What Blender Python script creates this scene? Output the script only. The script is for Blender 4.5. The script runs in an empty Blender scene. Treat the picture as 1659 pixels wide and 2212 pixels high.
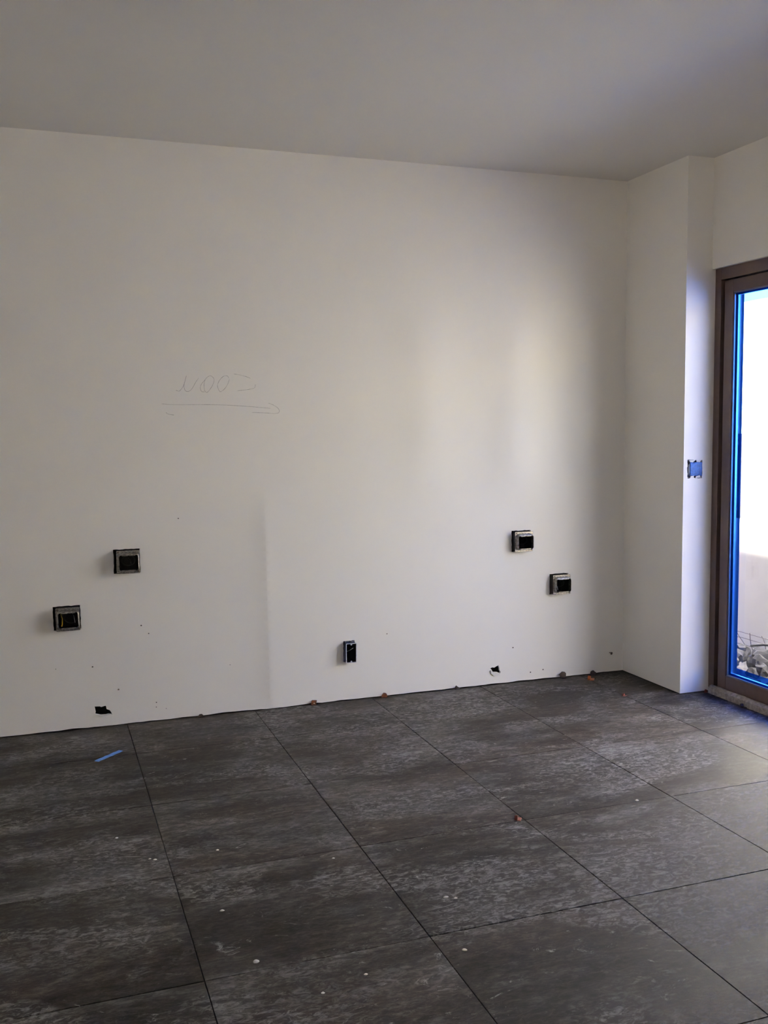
import bpy, bmesh, math, random
from mathutils import Vector, Matrix, noise
from mathutils.geometry import delaunay_2d_cdt
random.seed(7)
S = bpy.context.scene
COL = S.collection

# ------------------------------------------------------------------ camera
F_PX = 2093.4
YAW, PITCH, ROLL = 0.33985, -0.086094, -0.010623
fw = Vector((math.sin(YAW)*math.cos(PITCH), math.cos(YAW)*math.cos(PITCH), math.sin(PITCH)))
r0 = Vector((math.cos(YAW), -math.sin(YAW), 0)); u0 = r0.cross(fw)
r1 = r0*math.cos(ROLL) + u0*math.sin(ROLL); u1 = -r0*math.sin(ROLL) + u0*math.cos(ROLL)
cam = bpy.data.cameras.new('camera'); camo = bpy.data.objects.new('camera', cam); COL.objects.link(camo)
M = Matrix((r1, u1, -fw)).transposed().to_4x4(); M.translation = Vector((0, -4.71657, 1.40596))
camo.matrix_world = M
cam.sensor_fit = 'VERTICAL'; cam.sensor_height = 36.0; cam.lens = 36.0*F_PX/2212.0
cam.clip_start = 0.02
S.camera = camo

# ------------------------------------------------------------------ sky, sun, exposure
SKY_STRENGTH = 6.4
SUN_STRENGTH = 250.0
w = bpy.data.worlds.new('sky'); S.world = w; w.use_nodes = True
nt = w.node_tree; nt.nodes.clear()
tc = nt.nodes.new('ShaderNodeTexCoord'); sep = nt.nodes.new('ShaderNodeSeparateXYZ')
rmp = nt.nodes.new('ShaderNodeValToRGB'); bg = nt.nodes.new('ShaderNodeBackground'); wo = nt.nodes.new('ShaderNodeOutputWorld')
rmp.color_ramp.elements[0].position = 0.0; rmp.color_ramp.elements[0].color = (0.75, 0.80, 0.92, 1)
rmp.color_ramp.elements[1].position = 0.8; rmp.color_ramp.elements[1].color = (0.03, 0.12, 0.95, 1)
e_ = rmp.color_ramp.elements.new(0.35); e_.color = (0.36, 0.50, 0.95, 1)
nt.links.new(tc.outputs['Generated'], sep.inputs[0]); nt.links.new(sep.outputs['Z'], rmp.inputs[0])
nt.links.new(rmp.outputs[0], bg.inputs[0]); bg.inputs[1].default_value = SKY_STRENGTH
nt.links.new(bg.outputs[0], wo.inputs[0])
sun = bpy.data.lights.new('sun', 'SUN'); suno = bpy.data.objects.new('sun', sun); COL.objects.link(suno)
sun.energy = SUN_STRENGTH; sun.color = (1.0, 0.925, 0.79); sun.angle = math.radians(4.0)
SUN_EL = math.radians(69.5)
sd = Vector((math.cos(SUN_EL)*0.94, -math.cos(SUN_EL)*0.34, -math.sin(SUN_EL)))   # from behind the house, towards the yard wall
suno.rotation_euler = sd.to_track_quat('-Z', 'Y').to_euler()
S.view_settings.view_transform = 'Standard'; S.view_settings.look = 'None'
S.view_settings.gamma = 1.0; S.view_settings.use_curve_mapping = False
S.view_settings.exposure = 0.84
S.cycles.max_bounces = 14; S.cycles.diffuse_bounces = 9; S.cycles.transparent_max_bounces = 16
S.cycles.sample_clamp_indirect = 6.0

# ------------------------------------------------------------------ helpers
def link(o, parent=None):
    COL.objects.link(o)
    if parent: o.parent = parent
    return o
def tag(o, label=None, cat=None, group=None, kind=None):
    if label: o['label'] = label
    if cat: o['category'] = cat
    if group: o['group'] = group
    if kind: o['kind'] = kind
    return o
def empty(name, loc=(0,0,0), rot=(0,0,0)):
    o = bpy.data.objects.new(name, None); o.location = loc; o.rotation_euler = rot; o.empty_display_size = 0.05
    COL.objects.link(o); return o
def mobj(name, bm, mat, parent=None, smooth=False, loc=None):
    me = bpy.data.meshes.new(name)
    bmesh.ops.recalc_face_normals(bm, faces=bm.faces) if not bm.faces or smooth is not None else None
    bm.to_mesh(me); bm.free()
    if smooth:
        for p in me.polygons: p.use_smooth = True
    me.materials.append(mat)
    o = bpy.data.objects.new(name, me)
    if loc: o.location = loc
    return link(o, parent)
def box(bm, x0, x1, y0, y1, z0, z1, bev=0.0):
    r = bmesh.ops.create_cube(bm, size=1.0)
    vs = r['verts']
    for v in vs:
        v.co = Vector(((x0+x1)/2 + v.co.x*(x1-x0), (y0+y1)/2 + v.co.y*(y1-y0), (z0+z1)/2 + v.co.z*(z1-z0)))
    if bev > 0:
        es = list({e for v in vs for e in v.link_edges})
        bmesh.ops.bevel(bm, geom=es, offset=bev, segments=1, affect='EDGES')
def boxobj(name, b, mat, parent=None, bev=0.0):
    bm = bmesh.new(); box(bm, *b, bev=bev); return mobj(name, bm, mat, parent)
def tube(bm, pts, r, n=6):
    rings = []
    pts = [Vector(p) for p in pts]
    for i, p in enumerate(pts):
        d = (pts[min(i+1, len(pts)-1)] - pts[max(i-1, 0)]).normalized()
        a = d.orthogonal().normalized() if i == 0 else (pa - d*pa.dot(d)).normalized()
        pa = a; b = d.cross(a)
        rings.append([bm.verts.new(p + (a*math.cos(t) + b*math.sin(t))*r) for t in [2*math.pi*k/n for k in range(n)]])
    for A, B in zip(rings, rings[1:]):
        for k in range(n): bm.faces.new((A[k], A[(k+1) % n], B[(k+1) % n], B[k]))
    bm.faces.new(rings[0][::-1]); bm.faces.new(rings[-1])
def prism(bm, poly, to3, d0, d1):
    """closed prism from a 2D outline; to3(u, v, d) gives the 3D point"""
    A = [bm.verts.new(to3(u, v, d0)) for u, v in poly]; B = [bm.verts.new(to3(u, v, d1)) for u, v in poly]
    bm.faces.new(A); bm.faces.new(B[::-1])
    n = len(poly)
    for k in range(n): bm.faces.new((A[k], A[(k+1) % n], B[(k+1) % n], B[k]))

# ------------------------------------------------------------------ materials
def mat(name):
    m = bpy.data.materials.new(name); m.use_nodes = True
    n = m.node_tree.nodes; return m, m.node_tree, n['Principled BSDF']
def N(t, typ, **kw):
    n = t.nodes.new(typ)
    for k, v in kw.items():
        if k in n.inputs: n.inputs[k].default_value = v
        else: setattr(n, k, v)
    return n
def ramp(t, stops):
    r = t.nodes.new('ShaderNodeValToRGB'); cr = r.color_ramp
    while len(cr.elements) > 1: cr.elements.remove(cr.elements[-1])
    cr.elements[0].position = stops[0][0]; cr.elements[0].color = (*stops[0][1], 1) if len(stops[0][1]) == 3 else stops[0][1]
    for p, c in stops[1:]:
        e = cr.elements.new(p); e.color = (*c, 1)
    return r
def g(v): return (v, v, v)
def simple(name, col, rough=0.6, metal=0.0, noise_amt=0.0, scale=40, bump=0.0, spec=0.5):
    m, t, p = mat(name)
    p.inputs['Roughness'].default_value = rough; p.inputs['Metallic'].default_value = metal
    p.inputs['Specular IOR Level'].default_value = spec
    tcn = N(t, 'ShaderNodeTexCoord'); nz = N(t, 'ShaderNodeTexNoise', Scale=scale, Detail=4.0)
    t.links.new(tcn.outputs['Object'], nz.inputs['Vector'])
    lo = tuple(c*(1-noise_amt) for c in col); hi = tuple(min(1, c*(1+noise_amt)) for c in col)
    r = ramp(t, [(0.35, lo), (0.65, hi)])
    t.links.new(nz.outputs['Fac'], r.inputs[0]); t.links.new(r.outputs[0], p.inputs['Base Color'])
    if bump:
        b = N(t, 'ShaderNodeBump', Strength=bump, Distance=0.002)
        t.links.new(nz.outputs['Fac'], b.inputs['Height']); t.links.new(b.outputs[0], p.inputs['Normal'])
    return m
def paint(name, col, bumps=0.25):
    m, t, p = mat(name)
    p.inputs['Roughness'].default_value = 0.62; p.inputs['Specular IOR Level'].default_value = 0.25
    geo = N(t, 'ShaderNodeNewGeometry')
    n1 = N(t, 'ShaderNodeTexNoise', Scale=1.1, Detail=3.0); n2 = N(t, 'ShaderNodeTexNoise', Scale=240.0, Detail=2.0)
    t.links.new(geo.outputs['Position'], n1.inputs['Vector']); t.links.new(geo.outputs['Position'], n2.inputs['Vector'])
    r = ramp(t, [(0.3, tuple(c*0.975 for c in col)), (0.7, tuple(min(1, c*1.015) for c in col))])
    t.links.new(n1.outputs['Fac'], r.inputs[0]); t.links.new(r.outputs[0], p.inputs['Base Color'])
    b = N(t, 'ShaderNodeBump', Strength=bumps, Distance=0.0006)
    t.links.new(n2.outputs['Fac'], b.inputs['Height']); t.links.new(b.outputs[0], p.inputs['Normal'])
    return m
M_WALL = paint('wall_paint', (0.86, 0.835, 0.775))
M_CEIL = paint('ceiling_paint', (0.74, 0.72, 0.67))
M_CAVITY = simple('cavity_shade', (0.02, 0.017, 0.014), 0.9)  # near-black core: unlit depth behind the holes put into the colour
M_PLASTER = simple('broken_plaster', (0.78, 0.76, 0.72), 0.85, noise_amt=0.15, scale=300, bump=0.5)
M_FRAME = simple('bronze_anodised_frame', (0.095, 0.058, 0.048), 0.42, metal=0.0, noise_amt=0.08, scale=30)
M_GROOVE = simple('black_groove_shade', (0.010, 0.006, 0.006), 0.7)
M_BEAD = simple('glazing_bead_metal', (0.22, 0.19, 0.20), 0.35, metal=0.6)
M_CURB = simple('dusty_mortar_curb', (0.30, 0.26, 0.225), 0.85, noise_amt=0.25, scale=60, bump=0.4)
M_SPACER = simple('spacer_bar_metal', (0.30, 0.31, 0.33), 0.3, metal=0.9)
M_STEEL = simple('galvanised_steel', (0.25, 0.235, 0.215), 0.36, metal=0.9, noise_amt=0.5, scale=120, bump=0.2)
M_BOXSHADE = simple('box_interior_shade', (0.006, 0.005, 0.005), 0.7, metal=0.0, noise_amt=0.3)  # near-black for steel: shade in and beside the boxes put into the colour
M_BLUEBOX = simple('navy_plastic', (0.006, 0.012, 0.050), 0.45, noise_amt=0.2)
M_RIM = simple('plaster_dusted_rim', (0.50, 0.52, 0.58), 0.6, noise_amt=0.25, scale=200)
M_SCREW = simple('zinc_screw', (0.55, 0.55, 0.53), 0.3, metal=0.9)
M_AMBER = simple('amber_plastic', (0.075, 0.020, 0.006), 0.4, noise_amt=0.35, scale=150)
M_BROWN = simple('dark_brown_plastic', (0.018, 0.008, 0.006), 0.5, noise_amt=0.35, scale=150)
M_ORANGE = simple('orange_plastic', (0.26, 0.055, 0.008), 0.4, noise_amt=0.2, scale=150)
M_RED = simple('red_plastic', (0.10, 0.010, 0.005), 0.4, noise_amt=0.2, scale=150)
M_DROP = simple('dried_plaster', (0.62, 0.60, 0.54), 0.85, noise_amt=0.1, scale=200)
M_TAPE = simple('blue_masking_tape', (0.07, 0.19, 0.55), 0.75, noise_amt=0.2, scale=90, bump=0.5)
M_TAPEW = simple('blue_tape_dusty', (0.030, 0.10, 0.36), 0.75, noise_amt=0.3, scale=90, bump=0.6)
M_PENCIL = simple('pencil_graphite', (0.42, 0.40, 0.365), 0.7, noise_amt=0.3, scale=200)
M_SPECK = simple('dark_speck', (0.09, 0.07, 0.055), 0.8)
M_YELLOW = simple('yellow_insulation', (0.60, 0.38, 0.03), 0.4)
M_WRED = simple('red_insulation', (0.30, 0.012, 0.008), 0.4)
M_WWHITE = simple('white_insulation', (0.6, 0.6, 0.58), 0.4)
M_WBLACK = simple('black_insulation_and_box_shade', (0.004, 0.004, 0.006), 0.4)
M_HANDLE = simple('dark_handle_metal', (0.012, 0.012, 0.016), 0.4)
M_STUCCO = simple('cream_stucco', (0.80, 0.77, 0.71), 0.9, noise_amt=0.05, scale=3, bump=0.3)
M_YARD = simple('yard_dirt', (0.13, 0.12, 0.11), 0.95, noise_amt=0.35, scale=8, bump=1.0)
M_ROCK = simple('rubble_concrete', (0.042, 0.041, 0.045), 0.95, noise_amt=0.55, scale=14, bump=1.0)
M_WIRE = simple('rusty_wire', (0.10, 0.085, 0.08), 0.7)
M_EXT = simple('house_render', (0.05, 0.045, 0.042), 0.9)

def glass_mat():
    m = bpy.data.materials.new('window_glass'); m.use_nodes = True; t = m.node_tree; t.nodes.clear()
    o = N(t, 'ShaderNodeOutputMaterial'); mx = N(t, 'ShaderNodeMixShader')
    tr = N(t, 'ShaderNodeBsdfTransparent'); tr.inputs[0].default_value = (0.95, 0.97, 0.965, 1)
    gl = N(t, 'ShaderNodeBsdfGlossy', Roughness=0.0)
    lw = N(t, 'ShaderNodeLayerWeight', Blend=0.5)
    pw_ = N(t, 'ShaderNodeMath', operation='POWER'); pw_.inputs[1].default_value = 5.0; t.links.new(lw.outputs['Facing'], pw_.inputs[0])
    ma = N(t, 'ShaderNodeMath', operation='MULTIPLY_ADD'); ma.inputs[1].default_value = 0.92; ma.inputs[2].default_value = 0.06; t.links.new(pw_.outputs[0], ma.inputs[0])
    t.links.new(ma.outputs[0], mx.inputs[0]); t.links.new(tr.outputs[0], mx.inputs[1]); t.links.new(gl.outputs[0], mx.inputs[2])
    t.links.new(mx.outputs[0], o.inputs[0]); return m
def film_mat():
    m = bpy.data.materials.new('blue_protective_film'); m.use_nodes = True; t = m.node_tree; t.nodes.clear()
    o = N(t, 'ShaderNodeOutputMaterial'); mx = N(t, 'ShaderNodeMixShader', Fac=0.22)
    tr = N(t, 'ShaderNodeBsdfTransparent'); tr.inputs[0].default_value = (0.03, 0.17, 0.90, 1)
    df = N(t, 'ShaderNodeBsdfDiffuse'); df.inputs[0].default_value = (0.0, 0.06, 0.55, 1)
    t.links.new(tr.outputs[0], mx.inputs[1]); t.links.new(df.outputs[0], mx.inputs[2])
    t.links.new(mx.outputs[0], o.inputs[0]); return m
M_GLASS = glass_mat(); M_FILM = film_mat()

def tile_mat():
    m, t, p = mat('slate_tile')
    L = t.links.new
    oi = N(t, 'ShaderNodeObjectInfo'); tcn = N(t, 'ShaderNodeTexCoord'); geo = N(t, 'ShaderNodeNewGeometry')
    off = N(t, 'ShaderNodeVectorMath', operation='SCALE'); off.inputs[0].default_value = (37.0, 91.0, 13.0)
    L(oi.outputs['Random'], off.inputs['Scale'])
    add = N(t, 'ShaderNodeVectorMath', operation='ADD'); L(tcn.outputs['Object'], add.inputs[0]); L(off.outputs[0], add.inputs[1])
    st = N(t, 'ShaderNodeMapping'); st.inputs['Scale'].default_value = (0.38, 1.0, 1.0); L(add.outputs[0], st.inputs['Vector'])
    wst = N(t, 'ShaderNodeMapping'); wst.inputs['Scale'].default_value = (0.5, 1.0, 1.0); wst.inputs['Rotation'].default_value = (0, 0, 0.12)
    L(geo.outputs['Position'], wst.inputs['Vector'])
    # broad cloudy tone and streaks of each tile
    n1 = N(t, 'ShaderNodeTexNoise', Scale=5.0, Detail=6.0, Roughness=0.62, Distortion=0.4); L(st.outputs[0], n1.inputs['Vector'])
    c1 = ramp(t, [(0.36, (0.0115, 0.008, 0.0068)), (0.48, (0.021, 0.0168, 0.0148)), (0.56, (0.033, 0.0295, 0.0276)), (0.68, (0.056, 0.0545, 0.0535))]); L(n1.outputs['Fac'], c1.inputs[0])
    # fine slate mottling
    n2 = N(t, 'ShaderNodeTexNoise', Scale=60.0, Detail=8.0, Roughness=0.78, Distortion=0.6); L(st.outputs[0], n2.inputs['Vector'])
    c2 = ramp(t, [(0.38, g(0.40)), (0.50, g(0.90)), (0.62, g(2.2))]); L(n2.outputs['Fac'], c2.inputs[0])
    mul = N(t, 'ShaderNodeMixRGB', blend_type='MULTIPLY', Fac=1.0); L(c1.outputs[0], mul.inputs[1]); L(c2.outputs[0], mul.inputs[2])
    # bands across each tile
    bst = N(t, 'ShaderNodeMapping'); bst.inputs['Scale'].default_value = (0.35, 2.6, 1.0); bst.inputs['Rotation'].default_value = (0, 0, 0.06); L(add.outputs[0], bst.inputs['Vector'])
    nb_ = N(t, 'ShaderNodeTexNoise', Scale=2.0, Detail=3.0, Roughness=0.5, Distortion=0.3); L(bst.outputs[0], nb_.inputs['Vector'])
    rb = ramp(t, [(0.36, g(0.55)), (0.50, g(0.95)), (0.62, g(1.5))]); L(nb_.outputs['Fac'], rb.inputs[0])
    mulb = N(t, 'ShaderNodeMixRGB', blend_type='MULTIPLY', Fac=1.0); L(mul.outputs[0], mulb.inputs[1]); L(rb.outputs[0], mulb.inputs[2]); mul = mulb
    # per tile tone
    rt = ramp(t, [(0.0, g(0.66)), (1.0, g(1.02))]); L(oi.outputs['Random'], rt.inputs[0])
    mul2 = N(t, 'ShaderNodeMixRGB', blend_type='MULTIPLY', Fac=1.0); L(mul.outputs[0], mul2.inputs[1]); L(rt.outputs[0], mul2.inputs[2])
    # plaster dust trodden over the tiles: broad haze broken by fine grain
    d1 = N(t, 'ShaderNodeTexNoise', Scale=3.0, Detail=5.0, Roughness=0.6, Distortion=0.8); L(wst.outputs[0], d1.inputs['Vector'])
    r1_ = ramp(t, [(0.46, g(0.08)), (0.60, g(1.0))]); L(d1.outputs['Fac'], r1_.inputs[0])
    d2 = N(t, 'ShaderNodeTexNoise', Scale=55.0, Detail=7.0, Roughness=0.75, Distortion=1.2); L(wst.outputs[0], d2.inputs['Vector'])
    r2_ = ramp(t, [(0.47, g(0.06)), (0.60, g(1.0))]); L(d2.outputs['Fac'], r2_.inputs[0])
    dm = N(t, 'ShaderNodeMath', operation='MULTIPLY'); L(r1_.outputs[0], dm.inputs[0]); L(r2_.outputs[0], dm.inputs[1])
    ds = N(t, 'ShaderNodeMath', operation='MULTIPLY'); L(dm.outputs[0], ds.inputs[0]); ds.inputs[1].default_value = 0.68
    mix = N(t, 'ShaderNodeMixRGB', Fac=0.0); L(ds.outputs[0], mix.inputs[0]); L(mul2.outputs[0], mix.inputs[1]); mix.inputs[2].default_value = (0.235, 0.23, 0.228, 1)
    # scuffs: thin bright flecks
    d3 = N(t, 'ShaderNodeTexNoise', Scale=14.0, Detail=10.0, Roughness=0.82, Distortion=2.0); L(wst.outputs[0], d3.inputs['Vector'])
    r3_ = ramp(t, [(0.595, g(0.0)), (0.66, g(0.9))]); L(d3.outputs['Fac'], r3_.inputs[0])
    mix2 = N(t, 'ShaderNodeMixRGB'); L(r3_.outputs[0], mix2.inputs[0]); L(mix.outputs[0], mix2.inputs[1]); mix2.inputs[2].default_value = (0.24, 0.236, 0.23, 1)
    L(mix2.outputs[0], p.inputs['Base Color'])
    p.inputs['Specular IOR Level'].default_value = 0.11
    rr = ramp(t, [(0.0, g(0.58)), (1.0, g(0.90))]); L(dm.outputs[0], rr.inputs[0]); L(rr.outputs[0], p.inputs['Roughness'])
    b = N(t, 'ShaderNodeBump', Strength=0.35, Distance=0.0015); L(n2.outputs['Fac'], b.inputs['Height'])
    b2 = N(t, 'ShaderNodeBump', Strength=0.35, Distance=0.004); L(n1.outputs['Fac'], b2.inputs['Height']); L(b.outputs[0], b2.inputs['Normal'])
    L(b2.outputs[0], p.inputs['Normal'])
    return m
M_TILE = tile_mat()
M_BED = simple('dark_joint_bed', (0.018, 0.016, 0.015), 0.9)

# ------------------------------------------------------------------ room dimensions (metres)
H = 2.75
XL, XC, XD = -1.7, 3.1146, 3.2706      # left wall, pier side, door wall
YB, YP = -7.4, -0.534                  # rear wall, pier front
DZ = 2.197                             # underside of door header
DY1 = -2.50                            # far end of the glazed opening

def sheet(name, outline, holes, to3, mat_, nvec, rim=0.014, extra=(), parent=None, smooth=False):
    """thin wall skin with real holes; outline and holes are 2D lists"""
    pts, edges = [], []
    for loop in [outline] + holes:
        s = len(pts); pts += [Vector(q) for q in loop]
        edges += [(s+i, s+(i+1) % len(loop)) for i in range(len(loop))]
    pts += [Vector(q) for q in extra]
    vs, es, fs, *_ = delaunay_2d_cdt(pts, edges, [], 0, 1e-6)
    def inside(q, poly):
        c = False; n = len(poly)
        for i in range(n):
            x1, y1 = poly[i]; x2, y2 = poly[(i+1) % n]
            if (y1 > q[1]) != (y2 > q[1]) and q[0] < (x2-x1)*(q[1]-y1)/(y2-y1) + x1: c = not c
        return c
    bm = bmesh.new(); bv = [bm.verts.new(to3(v.x, v.y)) for v in vs]
    nv = Vector(nvec)
    for f in fs:
        c = sum((vs[i] for i in f), Vector((0, 0)))/len(f)
        if not inside(c, outline) or any(inside(c, h) for h in holes): continue
        F = bm.faces.new([bv[i] for i in f]); F.normal_update()
        if F.normal.dot(nv) < 0: F.normal_flip()
    bmesh.ops.delete(bm, geom=[v for v in bm.verts if not v.link_faces], context='VERTS')
    me = bpy.data.meshes.new(name); bm.to_mesh(me); bm.free()
    if smooth:
        for p in me.polygons: p.use_smooth = True
    me.materials.append(mat_)
    o = link(bpy.data.objects.new(name, me), parent)
    if holes:
        bm = bmesh.new()
        for h in holes:
            A = [bm.verts.new(to3(u, v)) for u, v in h]
            B = [bm.verts.new(Vector(to3(u, v)) - nv*rim) for u, v in h]
            for k in range(len(h)): bm.faces.new((A[k], A[(k+1) % len(h)], B[(k+1) % len(h)], B[k]))
        mobj('hole_edge', bm, M_PLASTER, o)
    return o
def ragged_rect(x0, x1, z0, z1, j=0.0015, n=9):
    P = []
    for a, b in (((x0, z0), (x1, z0)), ((x1, z0), (x1, z1)), ((x1, z1), (x0, z1)), ((x0, z1), (x0, z0))):
        for k in range(n):
            s = k/n; P.append((a[0]+(b[0]-a[0])*s + random.uniform(-j, j), a[1]+(b[1]-a[1])*s + random.uniform(-j, j)))
    return P

# ------------------------------------------------------------------ back wall
def relief(x, z):
    """plaster bows and board joints, metres out of the wall plane"""
    sm = lambda a, b, v: max(0.0, min(1.0, (v-a)/(b-a)))**2*(3-2*max(0.0, min(1.0, (v-a)/(b-a))))
    e = 0.0
    fz = 1 - sm(0.95, 1.15, z)
    xc = 1.035 + 0.012*(1.05-z)
    if x < xc: e += 0.011*math.exp(-(xc-x)/0.055)*fz
    else: e += 0.011*math.exp(-(x-xc)/0.22)*fz
    f2 = sm(0.92, 1.25, z)*(1-sm(1.85, 2.15, z))
    e += f2*(0.024*math.exp(-((x-2.42)/0.13)**2) - 0.009*math.exp(-((x-2.74)/0.08)**2) + 0.006*math.exp(-((x-2.87)/0.05)**2) + 0.012*math.exp(-((x-1.90)/0.12)**2))
    e += 0.002*math.sin(x*2.1+0.6)*math.sin(z*1.7+0.4)
    return e
HOLE1 = [(0.198,0.103),(0.222,0.101),(0.228,0.097),(0.239,0.100),(0.248,0.102),(0.251,0.095),(0.252,0.085),(0.266,0.078),(0.272,0.068),(0.278,0.056),(0.260,0.059),(0.247,0.057),(0.225,0.058),(0.209,0.063),(0.199,0.066),(0.202,0.078)]
HOLE2 = [(2.274,0.092),(2.286,0.097),(2.299,0.094),(2.313,0.101),(2.324,0.105),(2.330,0.089),(2.331,0.074),(2.338,0.068),(2.333,0.059),(2.319,0.066),(2.296,0.068),(2.286,0.076),(2.282,0.085)]
BOXES = [(0.372, 0.790), (0.092, 0.537), (2.462, 0.784), (2.696, 0.533)]
OUT = (1.468, 0.257)
holes = [HOLE1, HOLE2]
for bx_, bz_ in BOXES: holes.append(ragged_rect(bx_-(0.064 if bx_ < 1 else 0.058), bx_+0.058, bz_-0.057, bz_+0.058))
holes.append(ragged_rect(OUT[0]-0.031, OUT[0]+0.030, OUT[1]-0.054, OUT[1]+0.056))
outl = []
nb = 150
for k in range(nb+1):
    x = XL + (XC-XL)*k/nb
    outl.append((x, 0.003 + 0.006*max(0, noise.noise(Vector((x*9, 0, 1.3)))) + random.uniform(0, 0.0018)))
outl += [(XC, H), (XL, H)]
extra = []
z = 0.05
while z < H-0.02:
    x = XL+0.04
    while x < XC-0.02:
        if not any(min(q[0] for q in h)-0.01 < x < max(q[0] for q in h)+0.01 and min(q[1] for q in h)-0.01 < z < max(q[1] for q in h)+0.01 for h in holes):
            extra.append((x, z))
        x += 0.03 if x > -0.4 else 0.12
    z += 0.05
for k in range(23):
    zz = 0.06 + k*0.05; extra += [(1.035+0.012*(1.05-zz)+dx_, zz) for dx_ in (-0.012, -0.004, 0.0, 0.006)]
wb = tag(sheet('wall_back', outl, holes, lambda u, v: (u, -relief(u, v), v), M_WALL, (0, -1, 0), extra=extra, smooth=True), kind='structure')
boxobj('wall_core', (XL-0.1, XC+0.36, 0.10, 0.25, -0.2, H+0.1), M_CAVITY, wb)

# pencil note on the wall
ST = [
 [(0.622,1.598),(0.636,1.593),(0.649,1.605),(0.66,1.624),(0.673,1.666),(0.667,1.645),(0.661,1.622),(0.662,1.606),(0.668,1.594),(0.683,1.593),(0.698,1.605),(0.716,1.635),(0.731,1.656)],
 [(0.745,1.63),(0.738,1.613),(0.74,1.598),(0.746,1.591),(0.758,1.59)],
 [(0.763,1.65),(0.756,1.626),(0.757,1.605),(0.761,1.592),(0.77,1.588),(0.783,1.601),(0.799,1.626),(0.805,1.65),(0.795,1.664),(0.785,1.667),(0.77,1.658),(0.756,1.641),(0.745,1.63)],
 [(0.877,1.655),(0.871,1.666),(0.858,1.668),(0.843,1.659),(0.829,1.642),(0.821,1.622),(0.824,1.605),(0.832,1.592),(0.843,1.595),(0.859,1.61),(0.872,1.631),(0.879,1.651)],
 [(0.902,1.677),(0.932,1.672),(0.963,1.664),(0.983,1.656)],
 [(1.006,1.627),(1.004,1.614),(0.995,1.607),(0.97,1.602),(0.944,1.599),(0.917,1.596)],
 [(0.553,1.533),(0.615,1.529),(0.7,1.529),(0.785,1.529),(0.872,1.526),(0.938,1.522),(1.004,1.517),(1.08,1.51)],
 [(1.069,1.536),(1.093,1.527),(1.116,1.512),(1.124,1.497),(1.117,1.487),(1.092,1.485),(1.048,1.488),(0.985,1.491)],
 [(0.572,1.492),(0.585,1.484),(0.61,1.48)]]
def smooth_line(P, n=5):
    out = []
    for i in range(len(P)-1):
        p0, p1, p2, p3 = [Vector(P[max(0, min(len(P)-1, j))]) for j in (i-1, i, i+1, i+2)]
        for k in range(n):
            t_ = k/n
            out.append(0.5*((2*p1) + (p2-p0)*t_ + (2*p0-5*p1+4*p2-p3)*t_**2 + (3*p1-p0-3*p2+p3)*t_**3))
    return out + [Vector(P[-1])]
bm = bmesh.new()
for si, P in enumerate(ST):
    q = smooth_line(P); prev = None
    for i, p_ in enumerate(q):
        d = (q[min(i+1, len(q)-1)] - q[max(i-1, 0)]).normalized(); nn = Vector((-d.y, d.x))
        wd = 0.0011*(0.75+0.5*noise.noise(Vector((i*0.4, si*3.1, 0))))*(0.45 if i in (0, len(q)-1) else 1)
        a = p_ + nn*wd; b = p_ - nn*wd
        cur = (bm.verts.new((a.x, -relief(a.x, a.y)-0.0006, a.y)), bm.verts.new((b.x, -relief(b.x, b.y)-0.0006, b.y)))
        if prev: bm.faces.new((prev[0], cur[0], cur[1], prev[1]))
        prev = cur
pw = mobj('pencil_writing', bm, M_PENCIL, wb); pw['label'] = 'faint pencil word WOOD above a long arrow pointing right'
# specks and nail pricks on the wall
bm = bmesh.new()
for x, z, r in [(0.615,0.984,.003),(0.425,0.476,.0038),(0.459,0.435,.003),(0.195,0.296,.004),(0.31,0.175,.0042),(0.485,0.093,.003),(0.531,0.058,.002),(1.677,0.333,.003),(2.412,0.196,.004),(2.599,0.056,.004),(2.52,0.048,.004),(0.848,0.245,.002),(0.484,0.07,.0025),(0.03,0.30,.002)]:
    ang = random.uniform(0, 3)
    vs = [bm.verts.new((x+r*math.cos(t_)*(1.3 if k % 2 else .8), -relief(x, z)-0.0012, z+r*math.sin(t_))) for k, t_ in enumerate([ang+k*math.pi/3 for k in range(6)])]
    c = bm.verts.new((x, -relief(x, z)-0.003, z))
    for k in range(6): bm.faces.new((vs[k], vs[(k+1) % 6], c))
sp = mobj('wall_speck', bm, M_SPECK, wb); sp['kind'] = 'stuff'

# ------------------------------------------------------------------ pier and door wall
SW = (3.1845, 1.180)
pier_hole = ragged_rect(SW[0]-0.046, SW[0]+0.045, SW[1]-0.047, SW[1]+0.047, 0.003)
wp = tag(sheet('wall_pier', [(XC, 0.004), (XD+0.10, 0.004), (XD+0.10, H), (XC, H)], [pier_hole], lambda u, v: (u, YP, v), M_WALL, (0, -1, 0)), kind='structure')
bm = bmesh.new(); box(bm, XC, XC+0.014, YP+0.0001, 0.1, 0.004, H); mobj('pier_side', bm, M_WALL, wp)
bm = bmesh.new(); box(bm, XD+0.08, XD+0.22, YP+0.02, 0.1, 0.0, H); mobj('pier_core', bm, M_CAVITY, wp)
bm = bmesh.new()
box(bm, XD, XD+0.20, DY1, YP, DZ, H)
box(bm, XD, XD+0.20, YB, DY1, 0.0, H)
wr = tag(mobj('wall_right', bm, M_WALL), kind='structure')
WY0, WY1, WZ0, WZ1 = -7.0, -5.6, 0.9, 2.1          # unseen window added in the left wall to light ceiling and pier
bm = bmesh.new()
box(bm, XL-0.2, XL, WY1, 0.25, -0.2, H+0.1); box(bm, XL-0.2, XL, YB-0.2, WY0, -0.2, H+0.1)
box(bm, XL-0.2, XL, WY0, WY1, -0.2, WZ0); box(bm, XL-0.2, XL, WY0, WY1, WZ1, H+0.1)
tag(mobj('wall_left', bm, M_WALL), kind='structure')
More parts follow.
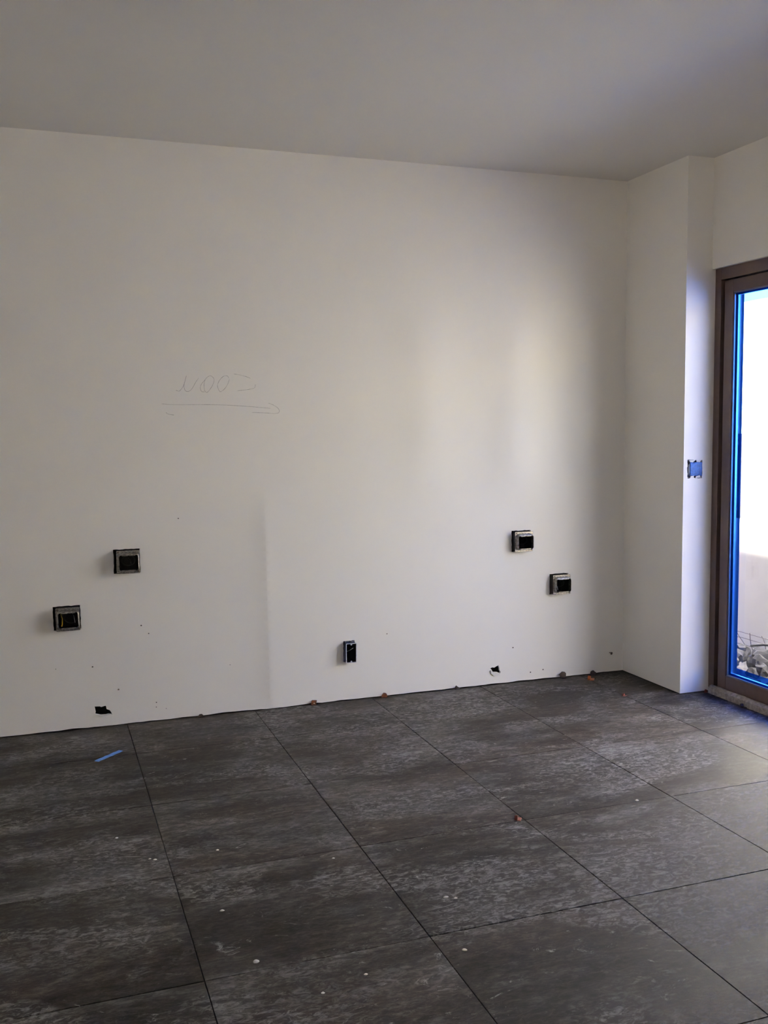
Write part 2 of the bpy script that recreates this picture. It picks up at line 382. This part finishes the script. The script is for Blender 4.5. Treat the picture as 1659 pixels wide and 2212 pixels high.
wn = tag(empty('fill_window_1', (0, 0, 0)), kind='structure')
bm = bmesh.new()
for b_ in ((WY0, WY0+0.07, WZ0, WZ1), (WY1-0.07, WY1, WZ0, WZ1), (WY0+0.07, WY1-0.07, WZ0, WZ0+0.07), (WY0+0.07, WY1-0.07, WZ1-0.07, WZ1), ((WY0+WY1)/2-0.04, (WY0+WY1)/2+0.04, WZ0+0.07, WZ1-0.07)):
    box(bm, XL-0.14, XL-0.07, *b_)
mobj('fill_window_frame', bm, M_FRAME, wn)
bm = bmesh.new(); bm.faces.new([bm.verts.new(v) for v in ((XL-0.1, WY0+0.05, WZ0+0.05), (XL-0.1, WY1-0.05, WZ0+0.05), (XL-0.1, WY1-0.05, WZ1-0.05), (XL-0.1, WY0+0.05, WZ1-0.05))])
mobj('glass_pane', bm, M_GLASS, wn)
tag(boxobj('wall_rear', (XL, XD+0.2, YB-0.2, YB, -0.2, H+0.1), M_WALL), kind='structure')
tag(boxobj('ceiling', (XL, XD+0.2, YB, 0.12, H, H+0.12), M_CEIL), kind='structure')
# roof slab; eave widened over the yard to keep sky light off its wall
tag(boxobj('roof', (XL-0.5, 4.12, YB-0.5, 6.0, H+0.13, H+0.33), M_EXT), kind='structure')
# house wall outside, beyond the room (behind the back wall)
tag(boxobj('wall_outside', (3.12, XD+0.20, 0.25, 6.0, -0.4, H+0.12), M_EXT), kind='structure')

# ------------------------------------------------------------------ floor with tiles
fl = tag(boxobj('floor', (XL, XD+0.20, YB, 0.10, -0.20, -0.0115), M_BED), kind='structure')
TS = 0.622; J = 0.0013
xs = [0.345 + TS*k for k in range(-5, 6)]; ys = [-0.458 - TS*k for k in range(-1, 12)]
def clampx(v): return max(XL, min(XD+0.02, v))
meshes = {}
random.seed(11)
for i in range(len(xs)-1):
    for j in range(len(ys)-1):
        x0, x1 = max(XL+0.002, xs[i]), min(XD+0.015, xs[i+1]); y1, y0 = min(-0.003, ys[j]), max(YB+0.002, ys[j+1])
        if x1-x0 < 0.01 or y1-y0 < 0.01: continue
        segs = [(x0, x1, y0, y1)]
        if x1 > XC and y1 > YP:                      # cut round the pier
            segs = [(x0, x1, y0, YP-0.002), (x0, XC-0.002, YP-0.002+2*J*0, y1)] if y0 < YP else [(x0, XC-0.002, y0, y1)]
        for (a, b, c, d) in segs:
            if b-a < 0.01 or d-c < 0.01: continue
            key = (round(b-a, 4), round(d-c, 4))
            if key not in meshes:
                bm = bmesh.new(); w2, h2 = (b-a)/2-J, (d-c)/2-J
                box(bm, -w2, w2, -h2, h2, -0.0105, 0, bev=0.0009)
                me = bpy.data.meshes.new('tile'); bm.to_mesh(me); bm.free(); me.materials.append(M_TILE); meshes[key] = me
            o = bpy.data.objects.new('tile', meshes[key])
            o.location = ((a+b)/2, (c+d)/2, random.uniform(-0.0006, 0.0004))
            link(o, fl)

# ------------------------------------------------------------------ sliding glass door
dr = empty('door_1', (XD+0.02, YP, 0.0)); tag(dr, kind='structure')
inv = Vector((XD+0.02, YP, 0.0))
def dbox(name, b, m, parent=dr, bev=0.0):
    o = boxobj(name, b, m, None, bev)
    o.parent = parent
    o.matrix_parent_inverse = Matrix.Translation(-inv)
    return o
FX = XD+0.020           # inner face of the frame
# outer frame: jambs, head, sill
dbox('jamb', (FX, FX+0.13, YP-0.046, YP, 0.0, DZ), M_FRAME, bev=0.0015)
dbox('jamb', (FX, FX+0.13, DY1, DY1+0.046, 0.0, DZ), M_FRAME, bev=0.0015)
dbox('head', (FX, FX+0.13, DY1+0.046, YP-0.046, DZ-0.060, DZ), M_FRAME, bev=0.0015)
dbox('threshold', (FX+0.006, FX+0.13, DY1+0.046, YP-0.046, 0.0, 0.026), M_FRAME, bev=0.0015)
# two sashes, each stiles, rails, bead, panes, spacer and film
def sash(y1, y0, xo):
    """y1 is the end nearest the pier"""
    xi = FX + xo; T = 0.062; zb, zt = 0.030, DZ-0.066
    g0, g1 = y0+T, y1-T; h0, h1 = zb+0.080, zt-T
    sf = bmesh.new()
    box(sf, xi, xi+0.05, y1-T, y1, zb, zt, bev=0.0015); box(sf, xi, xi+0.05, y0, y0+T, zb, zt, bev=0.0015)
    box(sf, xi+0.0005, xi+0.05, g0, g1, zt-T, zt, bev=0.0015); box(sf, xi+0.0005, xi+0.05, g0, g1, zb, h0, bev=0.0015)
    s = mobj('sash', sf, M_FRAME); s.parent = dr; s.matrix_parent_inverse = Matrix.Translation(-inv)
    def sub(name, bm_, m_):
        return mobj(name, bm_, m_, s)
    bd = bmesh.new(); q = 0.007; xb = xi+0.006
    box(bd, xb, xb+0.008, g1-q, g1, h0, h1); box(bd, xb, xb+0.008, g0, g0+q, h0, h1)
    box(bd, xb, xb+0.008, g0+q, g1-q, h1-q, h1); box(bd, xb, xb+0.008, g0+q, g1-q, h0, h0+q)
    sub('glazing_bead', bd, M_BEAD)
    spb = bmesh.new(); q2 = 0.016; xs0, xs1 = xi+0.021, xi+0.033
    box(spb, xs0, xs1, g1-q2, g1, h0, h1); box(spb, xs0, xs1, g0, g0+q2, h0, h1)
    box(spb, xs0, xs1, g0+q2, g1-q2, h1-q2, h1); box(spb, xs0, xs1, g0+q2, g1-q2, h0, h0+q2)
    sub('spacer_bar', spb, M_SPACER)
    for xg in (xi+0.0165, xi+0.0350):
        gb = bmesh.new(); vs = [gb.verts.new(v) for v in ((xg, g0, h0), (xg, g1, h0), (xg, g1, h1), (xg, g0, h1))]
        gb.faces.new(vs); sub('glass_pane', gb, M_GLASS)
    fb = bmesh.new(); xf = xi+0.0150; fwid = 0.068
    def strip(ya, yb, za, zb_):
        vs = [fb.verts.new(v) for v in ((xf, ya, za), (xf, yb, za), (xf, yb, zb_), (xf, ya, zb_))]; fb.faces.new(vs)
    strip(g1-fwid, g1, h0+0.055, h1-0.060); strip(g0, g0+fwid, h0+0.055, h1-0.060)
    strip(g0, g1, h1-0.060, h1); strip(g0, g1, h0, h0+0.055)
    f_ = sub('protective_film', fb, M_FILM); f_['label'] = 'translucent blue protective film around the edge of the glass'
    return s
ymid = (DY1 + YP)/2
s1 = sash(YP-0.062, ymid-0.03, 0.010)
s2 = sash(ymid+0.03, DY1+0.050, 0.066)
# black strips painted in as the shade of the frame-to-sash groove
dbox('groove_shade', (FX+0.03, FX+0.045, YP-0.064, YP-0.044, 0.026, DZ-0.06), M_GROOVE)
dbox('groove_shade', (FX+0.03, FX+0.045, DY1+0.046, YP-0.046, DZ-0.068, DZ-0.058), M_GROOVE)
# pull handle on the outside of the stile nearest the pier
hb = bmesh.new()
box(hb, FX+0.090, FX+0.102, YP-0.108, YP-0.070, 0.925, 1.360, bev=0.003)
box(hb, FX+0.058, FX+0.092, YP-0.095, YP-0.080, 0.965, 0.985); box(hb, FX+0.058, FX+0.092, YP-0.095, YP-0.080, 1.30, 1.32)
ho = mobj('pull_handle', hb, M_HANDLE); ho.parent = dr; ho.matrix_parent_inverse = Matrix.Translation(-inv)
# mortar curb below the frame
bm = bmesh.new(); n = 60
prof = [(XD-0.004, 0.0), (XD-0.002, 0.030), (XD+0.008, 0.041), (XD+0.019, 0.044), (XD+0.019, 0.0)]
rings = []
for k in range(n+1):
    y = DY1 + (YP-0.030-DY1)*k/n
    rings.append([bm.verts.new((px+0.003*noise.noise(Vector((y*14, px*9, 0))), y, pz + (0.003*noise.noise(Vector((y*11, 3, pz*30))) if pz > 0 else 0))) for px, pz in prof])
for A, B in zip(rings, rings[1:]):
    for k in range(5): bm.faces.new((A[k], A[(k+1) % 5], B[(k+1) % 5], B[k]))
bm.faces.new(rings[0]); bm.faces.new(rings[-1][::-1])
tag(mobj('trim_1', bm, M_CURB, smooth=False), kind='structure')

# ------------------------------------------------------------------ electrical boxes
def rrect(w_, h_, r, n=4, cx=0, cz=0):
    P = []
    for sx, sz, a0 in ((1, 1, 0), (-1, 1, 90), (-1, -1, 180), (1, -1, 270)):
        for k in range(n+1):
            a = math.radians(a0 + 90*k/n); P.append((cx+sx*(w_/2-r)+r*math.cos(a), cz+sz*(h_/2-r)+r*math.sin(a)))
    return P
def loop_bridge(bm, A, B):
    n = len(A)
    for k in range(n): bm.faces.new((A[k], A[(k+1) % n], B[(k+1) % n], B[k]))
def steel_box(x, z, label, rot=0.0, wires=()):
    root = empty('electrical_box', (x, 0.0, z), (0, rot, 0))
    tag(root, label, 'electrical box', 'square steel boxes standing out of the white wall')
    # back box, open at the front
    bm = bmesh.new(); o_, i_ = rrect(0.104, 0.104, 0.010), rrect(0.100, 0.100, 0.009)
    R = [[bm.verts.new((u, y, v)) for u, v in P] for P, y in ((o_, -0.030), (o_, 0.062), )]
    Q = [[bm.verts.new((u, y, v)) for u, v in P] for P, y in ((i_, -0.030), (i_, 0.060))]
    loop_bridge(bm, R[0], R[1]); loop_bridge(bm, Q[0], Q[1]); loop_bridge(bm, R[0], Q[0]); bm.faces.new(R[1]); bm.faces.new(Q[1])
    mobj('back_box', bm, M_BOXSHADE, root)
    # raised plaster ring
    n = 5
    o1 = rrect(0.107, 0.109, 0.004, n); m1 = rrect(0.100, 0.090, 0.018, n, 0.001, 0.0); m2 = rrect(0.094, 0.080, 0.014, n, 0.001, -0.001); m3 = rrect(0.088, 0.074, 0.010, n, 0.001, -0.002)
    bm = bmesh.new()
    def jig(P, y, a):
        return [bm.verts.new((u+random.uniform(-a, a), y, v+random.uniform(-a, a))) for u, v in P]
    L0 = jig(o1, -0.0302, 0.0008); L1 = jig(o1, -0.0335, 0.0008); L2 = jig(m1, -0.0335, 0.0002); L3 = jig(m2, -0.054, 0.0001); L4 = jig(m3, -0.056, 0.0001); L5 = [bm.verts.new((u, -0.031, v)) for u, v in m3]
    for A, B in ((L0, L1), (L1, L2), (L2, L3), (L3, L4), (L4, L5)): loop_bridge(bm, A, B)
    ring = mobj('plaster_ring', bm, M_STEEL, root); mod = ring.modifiers.new('bev', 'BEVEL'); mod.width = 0.0006; mod.segments = 1
    # device ears with screw notches
    for za, zb_ in ((0.0310, 0.0365), (-0.0405, -0.0355)):
        bm = bmesh.new(); prism(bm, [(-0.030, za), (0.032, za), (0.032, zb_), (0.004, zb_), (0.002, za+(zb_-za)*0.4), (0.0, za+(zb_-za)*0.4), (-0.002, zb_), (-0.030, zb_)] if za < 0 else [(-0.030, zb_), (0.032, zb_), (0.032, za), (0.004, za), (0.002, zb_-(zb_-za)*0.4), (0.0, zb_-(zb_-za)*0.4), (-0.002, za), (-0.030, za)], lambda u, v, d: (u, d, v), -0.0545, -0.053)
        mobj('device_ear', bm, M_STEEL, root)
    # corner screws
    for sx, sz in ((-0.045, 0.047), (0.047, -0.046)):
        bm = bmesh.new(); bmesh.ops.create_cone(bm, cap_ends=True, segments=10, radius1=0.0045, radius2=0.0036, depth=0.003)
        bmesh.ops.rotate(bm, verts=bm.verts, matrix=Matrix.Rotation(math.pi/2, 3, 'X')); box(bm, -0.0035, 0.0035, -0.0022, -0.0014, -0.0005, 0.0005)
        mobj('screw', bm, M_SPECK, root, loc=(sx, -0.035, sz))
    for pts, m_, r in wires:
        bm = bmesh.new(); tube(bm, [(a, b, c) for a, b, c in pts], r, 7); mobj('wire', bm, m_, root, smooth=True)
    return root
def coil(cx, cz, r, y0, y1, turns=1.2, n=22):
    return [(cx+r*math.cos(t_*turns*6.283), y0+(y1-y0)*t_, cz+r*0.8*math.sin(t_*turns*6.283)) for t_ in [k/(n-1) for k in range(n)]]
steel_box(*BOXES[0], 'grey steel electrical box on white wall below pencilled word, upper of the left pair', 0.0,
          [(coil(0.005, 0, 0.030, 0.05, 0.0), M_WBLACK, 0.0025), ([(0.02, 0.055, -0.02), (0.016, 0.02, 0.0), (0.005, 0.01, 0.012)], M_WBLACK, 0.0022)])
steel_box(*BOXES[1], 'grey steel electrical box with yellow wire inside, lowest at the far left of wall', -0.012,
          [([(-0.030, 0.055, 0.010), (-0.024, 0.01, -0.004), (-0.026, -0.030, -0.022), (-0.029, -0.040, -0.030)], M_YELLOW, 0.0024),
           (coil(0.015, -0.005, 0.028, 0.05, -0.005), M_WBLACK, 0.0022), ([(0.022, 0.05, 0.02), (0.028, -0.02, 0.008), (0.031, -0.035, -0.018)], M_WWHITE, 0.0012)])
steel_box(*BOXES[2], 'grey steel electrical box with red wiring inside, upper of the right pair', 0.0,
          [([(-0.034, 0.02, 0.034), (-0.036, -0.020, 0.02), (-0.037, -0.030, -0.034)], M_WRED, 0.005),
           ([(-0.026, 0.02, 0.034), (-0.028, -0.010, 0.0), (-0.027, -0.020, -0.034)], M_WRED, 0.005), (coil(0.012, 0, 0.026, 0.05, 0.0), M_WBLACK, 0.0025)])
steel_box(*BOXES[3], 'grey steel electrical box with small white wire end inside, lower right nearest the room corner', 0.0,
          [([(-0.024, 0.03, 0.0), (-0.021, -0.020, -0.012), (-0.027, -0.038, -0.026)], M_WWHITE, 0.0014), (coil(0.012, 0, 0.026, 0.05, 0.0), M_WBLACK, 0.002)])

# single navy plastic outlet box
ob = empty('outlet_box', (OUT[0], 0.0, OUT[1]), (0, 0.012, 0))
tag(ob, 'narrow navy blue plastic outlet box low on the middle of the white wall', 'outlet box')
bm = bmesh.new(); o_, i_ = rrect(0.055, 0.100, 0.004, 2), rrect(0.050, 0.094, 0.003, 2)
R = [[bm.verts.new((u, y, v)) for u, v in P] for P, y in ((o_, -0.038), (o_, 0.055))]
Q = [[bm.verts.new((u, y, v)) for u, v in P] for P, y in ((i_, -0.038), (i_, 0.052))]
loop_bridge(bm, R[0], R[1]); loop_bridge(bm, Q[0], Q[1]); loop_bridge(bm, R[0], Q[0]); bm.faces.new(R[1]); bm.faces.new(Q[1])
bsh = mobj('box_shell', bm, M_BLUEBOX, ob); bsh.data.materials.append(M_WBLACK)
for p_ in bsh.data.polygons:
    if all(abs(bsh.data.vertices[i].co.x) < 0.0252 and abs(bsh.data.vertices[i].co.z) < 0.0472 for i in p_.vertices): p_.material_index = 1  # inner faces painted black as the shade inside the box
bm = bmesh.new(); R = [[bm.verts.new((u, y, v)) for u, v in P] for P, y in ((rrect(0.0565, 0.102, 0.004, 2), -0.036), (rrect(0.0565, 0.102, 0.004, 2), -0.0395), (rrect(0.0505, 0.0955, 0.003, 2), -0.0395), (rrect(0.0505, 0.0955, 0.003, 2), -0.036))]
loop_bridge(bm, R[0], R[1]); loop_bridge(bm, R[1], R[2]); loop_bridge(bm, R[2], R[3])
mobj('dusty_rim', bm, M_RIM, ob)
for s in (1, -1):
    bm = bmesh.new(); prism(bm, [(-0.005, s*0.048), (0.005, s*0.048), (0.0025, s*0.0405), (-0.0025, s*0.0405)], lambda u, v, d: (u, d, v), -0.0395, -0.036)
    mobj('screw_lug', bm, M_RIM, ob)
for x0_, x1_, z_ in ((-0.027, -0.004, 0.0535), (0.006, 0.022, 0.055)):
    bm = bmesh.new(); box(bm, x0_, x1_, -0.028, 0.0, 0.0495, z_, bev=0.001); mobj('nail_bracket', bm, M_BLUEBOX, ob)
bm = bmesh.new(); tube(bm, [(-0.004, 0.04, -0.01), (0.0, -0.01, 0.008), (0.006, -0.025, 0.018), (0.013, -0.030, 0.024)], 0.0012, 6); mobj('wire', bm, M_WWHITE, ob, smooth=True)

# switch box on the pier, covered with blue tape
sb = empty('switch_box', (SW[0], YP, SW[1])); tag(sb, 'recessed switch box covered with blue masking tape beside the glass door', 'switch box')
bm = bmesh.new(); o_, i_ = rrect(0.088, 0.090, 0.005, 2), rrect(0.083, 0.085, 0.004, 2)
R = [[bm.verts.new((u, y, v)) for u, v in P] for P, y in ((o_, 0.004), (o_, 0.060))]; Q = [[bm.verts.new((u, y, v)) for u, v in P] for P, y in ((i_, 0.004), (i_, 0.057))]
loop_bridge(bm, R[0], R[1]); loop_bridge(bm, Q[0], Q[1]); loop_bridge(bm, R[0], Q[0]); bm.faces.new(R[1]); bm.faces.new(Q[1])
mobj('back_box', bm, M_BLUEBOX, sb)
def flake(name, pts, y, th, m_, parent):
    bm = bmesh.new(); prism(bm, pts, lambda u, v, d: (u, d, v), y-th, y); return mobj(name, bm, m_, parent)
bm = bmesh.new(); nx, nz = 9, 8
G = [[bm.verts.new((-0.031+0.074*i/nx + 0.0015*noise.noise(Vector((j*1.1, 5, i*0.3))), -0.001 + 0.0022*noise.noise(Vector((i*0.7, j*0.7, 2))) + (0.002 if i in (0,) else 0), -0.036+0.071*j/nz + (0.0025*noise.noise(Vector((i*1.3, j, 9))) if j in (0, nz) else 0))) for j in range(nz+1)] for i in range(nx+1)]
for i in range(nx):
    for j in range(nz): bm.faces.new((G[i][j], G[i+1][j], G[i+1][j+1], G[i][j+1]))
tp = mobj('masking_tape', bm, M_TAPEW, sb, smooth=True)
so = tp.modifiers.new('thick', 'SOLIDIFY'); so.thickness = 0.0006
flake('plaster_edge', [(-0.040, 0.046), (-0.030, 0.036), (-0.014, 0.035), (0.003, 0.047)], 0.001, 0.003, M_PLASTER, sb)
flake('plaster_edge', [(0.006, 0.047), (0.010, 0.036), (0.030, 0.034), (0.037, 0.047)], 0.001, 0.003, M_PLASTER, sb)
flake('plaster_edge', [(-0.030, -0.047), (-0.026, -0.037), (-0.006, -0.034), (-0.009, -0.046)], 0.001, 0.003, M_PLASTER, sb)
flake('plaster_edge', [(0.004, -0.047), (0.006, -0.038), (0.030, -0.032), (0.034, -0.045)], 0.001, 0.003, M_PLASTER, sb)
flake('plaster_edge', [(-0.0375, -0.030), (-0.0385, 0.020), (-0.036, 0.026), (-0.0345, -0.010)], 0.001, 0.002, M_RIM, sb)

# broken paper and plaster lips under the holes
flake('hole_lip', [(0.206, 0.063), (0.225, 0.058), (0.247, 0.057), (0.262, 0.059), (0.258, 0.054), (0.238, 0.051), (0.216, 0.053)], 0.001, 0.008, M_PLASTER, wb)
flake('hole_lip', [(2.276, 0.082), (2.286, 0.075), (2.296, 0.067), (2.319, 0.065), (2.332, 0.059), (2.330, 0.052), (2.312, 0.049), (2.290, 0.053), (2.275, 0.066)], 0.001, 0.008, M_PLASTER, wb)
# nail stub near the corner
nb_ = empty('nail', (3.026, 0.0, 0.113)); tag(nb_, 'small dark nail sticking out of the wall near the room corner', 'nail')
bm = bmesh.new(); tube(bm, [(0, 0.01, 0), (0.001, -0.010, 0.002), (0.003, -0.018, 0.001)], 0.0022, 7); mobj('shank', bm, M_SPECK, nb_)
bm = bmesh.new(); prism(bm, rrect(0.011, 0.016, 0.003, 2), lambda u, v, d: (u*0.8+v*0.4+0.003, d, v*0.8-u*0.4), -0.021, -0.017); mobj('head', bm, M_SPECK, nb_)

# ------------------------------------------------------------------ tile spacer clips and wedges along the floor
def clip(x, y, rz, kind, m_, label, sc=1.0, z=0.0):
    """broken levelling clip: base foot, upright tab with a slot"""
    root = empty('tile_clip', (x, y, z), (0, 0, rz)); root.scale = (sc, sc, sc)
    tag(root, label, 'tile clip', 'small plastic tile clips on the floor')
    bm = bmesh.new()
    if kind == 'arch':
        prof = [(-0.014, 0), (-0.012, 0.018), (-0.009, 0.024), (0.010, 0.022), (0.016, 0.020), (0.012, 0.010), (0.013, 0)]
        inner = [(-0.003, 0.006), (-0.004, 0.010), (0.002, 0.011), (0.003, 0.006)]
    elif kind == 'round':
        prof = [(-0.017, 0), (-0.014, 0.010), (-0.008, 0.019), (-0.004, 0.023), (0.006, 0.021), (0.012, 0.016), (0.014, 0.008), (0.014, 0)]
    elif kind == 'wedge':
        prof = [(-0.015, 0), (-0.010, 0.014), (-0.005, 0.020), (0.004, 0.013), (0.014, 0.005), (0.015, 0)]
    elif kind == 'hump':
        prof = [(-0.020, 0), (-0.012, 0.008), (-0.008, 0.013), (0.003, 0.0135), (0.010, 0.007), (0.016, 0)]
    elif kind == 'lump':
        prof = [(-0.010, 0), (-0.014, 0.010), (-0.022, 0.016), (-0.012, 0.024), (-0.003, 0.031), (0.010, 0.029), (0.016, 0.022), (0.016, 0.010), (0.012, 0)]
    elif kind == 'block':
        prof = [(-0.015, 0), (-0.015, 0.014), (-0.009, 0.019), (0.002, 0.022), (0.009, 0.015), (0.016, 0.012), (0.014, 0)]
    else:
        prof = [(-0.006, 0), (-0.007, 0.004), (0.000, 0.012), (0.005, 0.010), (0.006, 0.003), (0.005, 0)]
    prism(bm, prof, lambda u, v, d: (u + d*0.15, d, v), -0.006, 0.003)
    mobj('tab', bm, m_, root)
    bm = bmesh.new(); box(bm, -0.012, 0.012, -0.016, -0.004, 0.0, 0.0022, bev=0.0006)
    mobj('foot', bm, m_, root)
    if kind == 'arch':
        bm = bmesh.new(); prism(bm, inner, lambda u, v, d: (u, d, v), -0.0072, -0.0058); mobj('slot', bm, M_PLASTER, root)
    return root
clip(0.698, -0.009, 0.05, 'hump', M_BROWN, 'low dark brown clip at the wall base, nearest the left torn hole')
clip(1.272, -0.010, 0.05, 'arch', M_AMBER, 'amber plastic clip with pale slot at wall base, left of navy outlet box')
clip(1.656, -0.010, -0.05, 'round', M_AMBER, 'rounded brown plastic clip at wall base, right of navy outlet box')
clip(2.072, -0.010, 0.1, 'wedge', M_BROWN, 'dark brown wedge clip at wall base, left of the right torn hole')
clip(2.717, -0.012, 0.0, 'lump', M_BROWN, 'largest dark clip lump at the wall base, near the right corner', 1.15)
clip(2.912, -0.012, 0.1, 'block', M_BROWN, 'dark block clip at wall base, closest one to the room corner', 1.1)
clip(2.833, -0.098, 0.9, 'chip', M_ORANGE, 'bright orange chip lying on the floor near the far corner', 1.8)
clip(2.824, -0.449, 0.4, 'chip', M_RED, 'tiny red chip on the floor tile in front of pier', 1.1)
clip(1.561, -1.687, 1.0, 'chip', M_RED, 'dark red chip on a tile joint in the middle of the floor', 1.25)
clip(3.252, -0.842, 1.2, 'chip', M_BROWN, 'brown chip against the mortar curb below the glass door', 1.5)
clip(3.262, -0.552, 0.3, 'round', M_RED, 'reddish clip in the corner where pier meets door frame', 0.7)

# strip of blue tape on the floor
bm = bmesh.new()
P0, P1 = Vector((0.176, -0.497)), Vector((0.286, -0.392)); d = (P1-P0).normalized(); nn = Vector((-d.y, d.x)); prev = None
for k in range(13):
    c = P0 + (P1-P0)*k/12; wd = 0.0125 + random.uniform(-0.0008, 0.0008)
    zz = 0.0008 + 0.0012*abs(math.sin(k*0.9))
    cur = (bm.verts.new((*(c+nn*wd), zz)), bm.verts.new((*(c-nn*wd), zz)))
    if prev: bm.faces.new((prev[0], cur[0], cur[1], prev[1]))
    prev = cur
ft = mobj('tape_strip', bm, M_TAPE); m_ = ft.modifiers.new('thick', 'SOLIDIFY'); m_.thickness = 0.0004
tag(ft, 'short strip of blue masking tape lying on the floor tile at left', 'tape')

# dried plaster drops
def drop(x, y, r, label):
    bm = bmesh.new(); n = 9; a0 = random.uniform(0, 6)
    el = random.uniform(0.75, 1.0)
    R0 = [bm.verts.new((r*(1+0.25*noise.noise(Vector((k*0.9, x*50, y*50))))*math.cos(a0+6.283*k/n), el*r*(1+0.25*noise.noise(Vector((k*0.9, y*40, 3))))*math.sin(a0+6.283*k/n), 0)) for k in range(n)]
    R1 = [bm.verts.new((v.co.x*0.6, v.co.y*0.6, r*0.28)) for v in R0]
    loop_bridge(bm, R0, R1); c = bm.verts.new((0, 0, r*0.36))
    for k in range(n): bm.faces.new((R1[k], R1[(k+1) % n], c))
    bm.faces.new(R0[::-1])
    o = mobj('plaster_drop', bm, M_DROP, smooth=True, loc=(x, y, 0.0)); tag(o, label, 'plaster drop', 'dried plaster drops on the floor tiles')
drop(0.488, -2.280, 0.0095, 'largest pale plaster drop on tile near the bottom of the floor, left of middle')
drop(1.098, -2.132, 0.0085, 'white plaster drop in middle of a tile, left one of a close pair')
drop(1.123, -2.148, 0.0060, 'smaller white plaster drop, right one of a close pair')
drop(1.029, -2.422, 0.0075, 'white plaster crumb just in front of a cross joint, lower middle of the floor')
drop(2.068, -1.691, 0.0090, 'white plaster flake on the bluish tiles at right')
drop(0.511, -1.558, 0.0055, 'small plaster drop on second tile strip, right of a joint crossing')
drop(0.452, -1.975, 0.0075, 'plaster crumb beside a tile joint in the lower left floor')
drop(0.857, -1.757, 0.0055, 'small plaster drop in front of a pale dusty streak, centre left')
drop(0.305, -1.558, 0.0070, 'plaster drop close against the left tile joint, right of a pair')
drop(0.289, -1.546, 0.0050, 'tiny plaster drop left of its twin, beside the left tile joint')
drop(0.199, -1.336, 0.0060, 'lone plaster drop on the left tile strip, farther back')
drop(0.615, -2.481, 0.0055, 'small plaster drop at the bottom of the frame, left of centre')
drop(0.742, -2.440, 0.0060, 'elongated plaster drop near bottom centre of the floor')

# ------------------------------------------------------------------ side yard seen through the glass
tag(boxobj('ground', (-25, 20, -25, 20, -0.6, -0.30), M_YARD), kind='structure')
tag(boxobj('wall_yard', (4.95, 5.15, YB-1, 6.0, -0.5, 2.42), M_STUCCO), kind='structure')
tag(boxobj('wall_sky_block', (3.4707, 4.95, -7.6, -7.4, -0.35, 2.42), M_STUCCO), kind='structure')  # unseen end wall added to block blue sky from the pier face
rh = empty('rubble_heap', (4.36, 0.68, -0.30)); tag(rh, 'heap of grey broken concrete outside behind the glass door', 'rubble')
random.seed(5)
for k in range(95):
    a = random.uniform(-0.95, 0.75); hx = random.uniform(-0.40, 0.22)
    hh = 0.20*math.exp(-(a/0.7)**2)*math.exp(-((hx)/0.4)**2)
    r = random.uniform(0.028, 0.078)
    bm = bmesh.new(); bmesh.ops.create_icosphere(bm, subdivisions=2, radius=r)
    for v in bm.verts:
        nvv = v.co.normalized(); v.co *= 1 + 0.55*noise.noise(nvv*1.6 + Vector((k*7.1, 0, 0))) + 0.25*noise.noise(nvv*4.5 + Vector((k*3.3, 0, 0)))
        v.co.x = round(v.co.x/(r*0.55))*r*0.55*0.4 + v.co.x*0.6
    o = mobj('stone', bm, M_ROCK, rh)
    o.location = (hx, a, max(0.03, hh*random.uniform(0.45, 1.0))); o.rotation_euler = (random.uniform(0, 6), random.uniform(0, 6), random.uniform(0, 6)); o.scale = (1, 1, 0.7)
# bent wire mesh standing over the rubble
wm = empty('wire_mesh', (4.90, 1.10, -0.34)); wm.scale = (1, 1, 0.74); tag(wm, 'bent rusty wire mesh arching behind the rubble outside the door', 'wire mesh')
for j in range(7):
    bm = bmesh.new(); yy = 0.42 - j*0.11
    tube(bm, [(0.02*math.sin(j*2+t_*3)-0.10*t_, yy-0.02*t_*j*0.3, 0.05+(0.12+0.075*min(j, 4)/2)*t_**0.8) for t_ in [k/6 for k in range(7)]], 0.0028, 5); mobj('upright_wire', bm, M_WIRE, wm)
for j in range(3):
    bm = bmesh.new(); q = [0.45, 0.75, 1.0][j]
    tube(bm, [(-0.10*q, 0.46-0.9*t_, 0.05 + (0.12+0.14*min(1, t_*1.8)**0.6)*q) for t_ in [k/12 for k in range(13)]], 0.0028, 5); mobj('cross_wire', bm, M_WIRE, wm)
bm = bmesh.new(); tube(bm, [(4.36, 0.40, -0.045), (4.39, 0.32, -0.025), (4.43, 0.24, -0.02), (4.46, 0.08, -0.03)], 0.008, 7)
tag(mobj('branch', bm, M_HANDLE, smooth=True), 'short black stick lying on top of the rubble outside', 'stick')
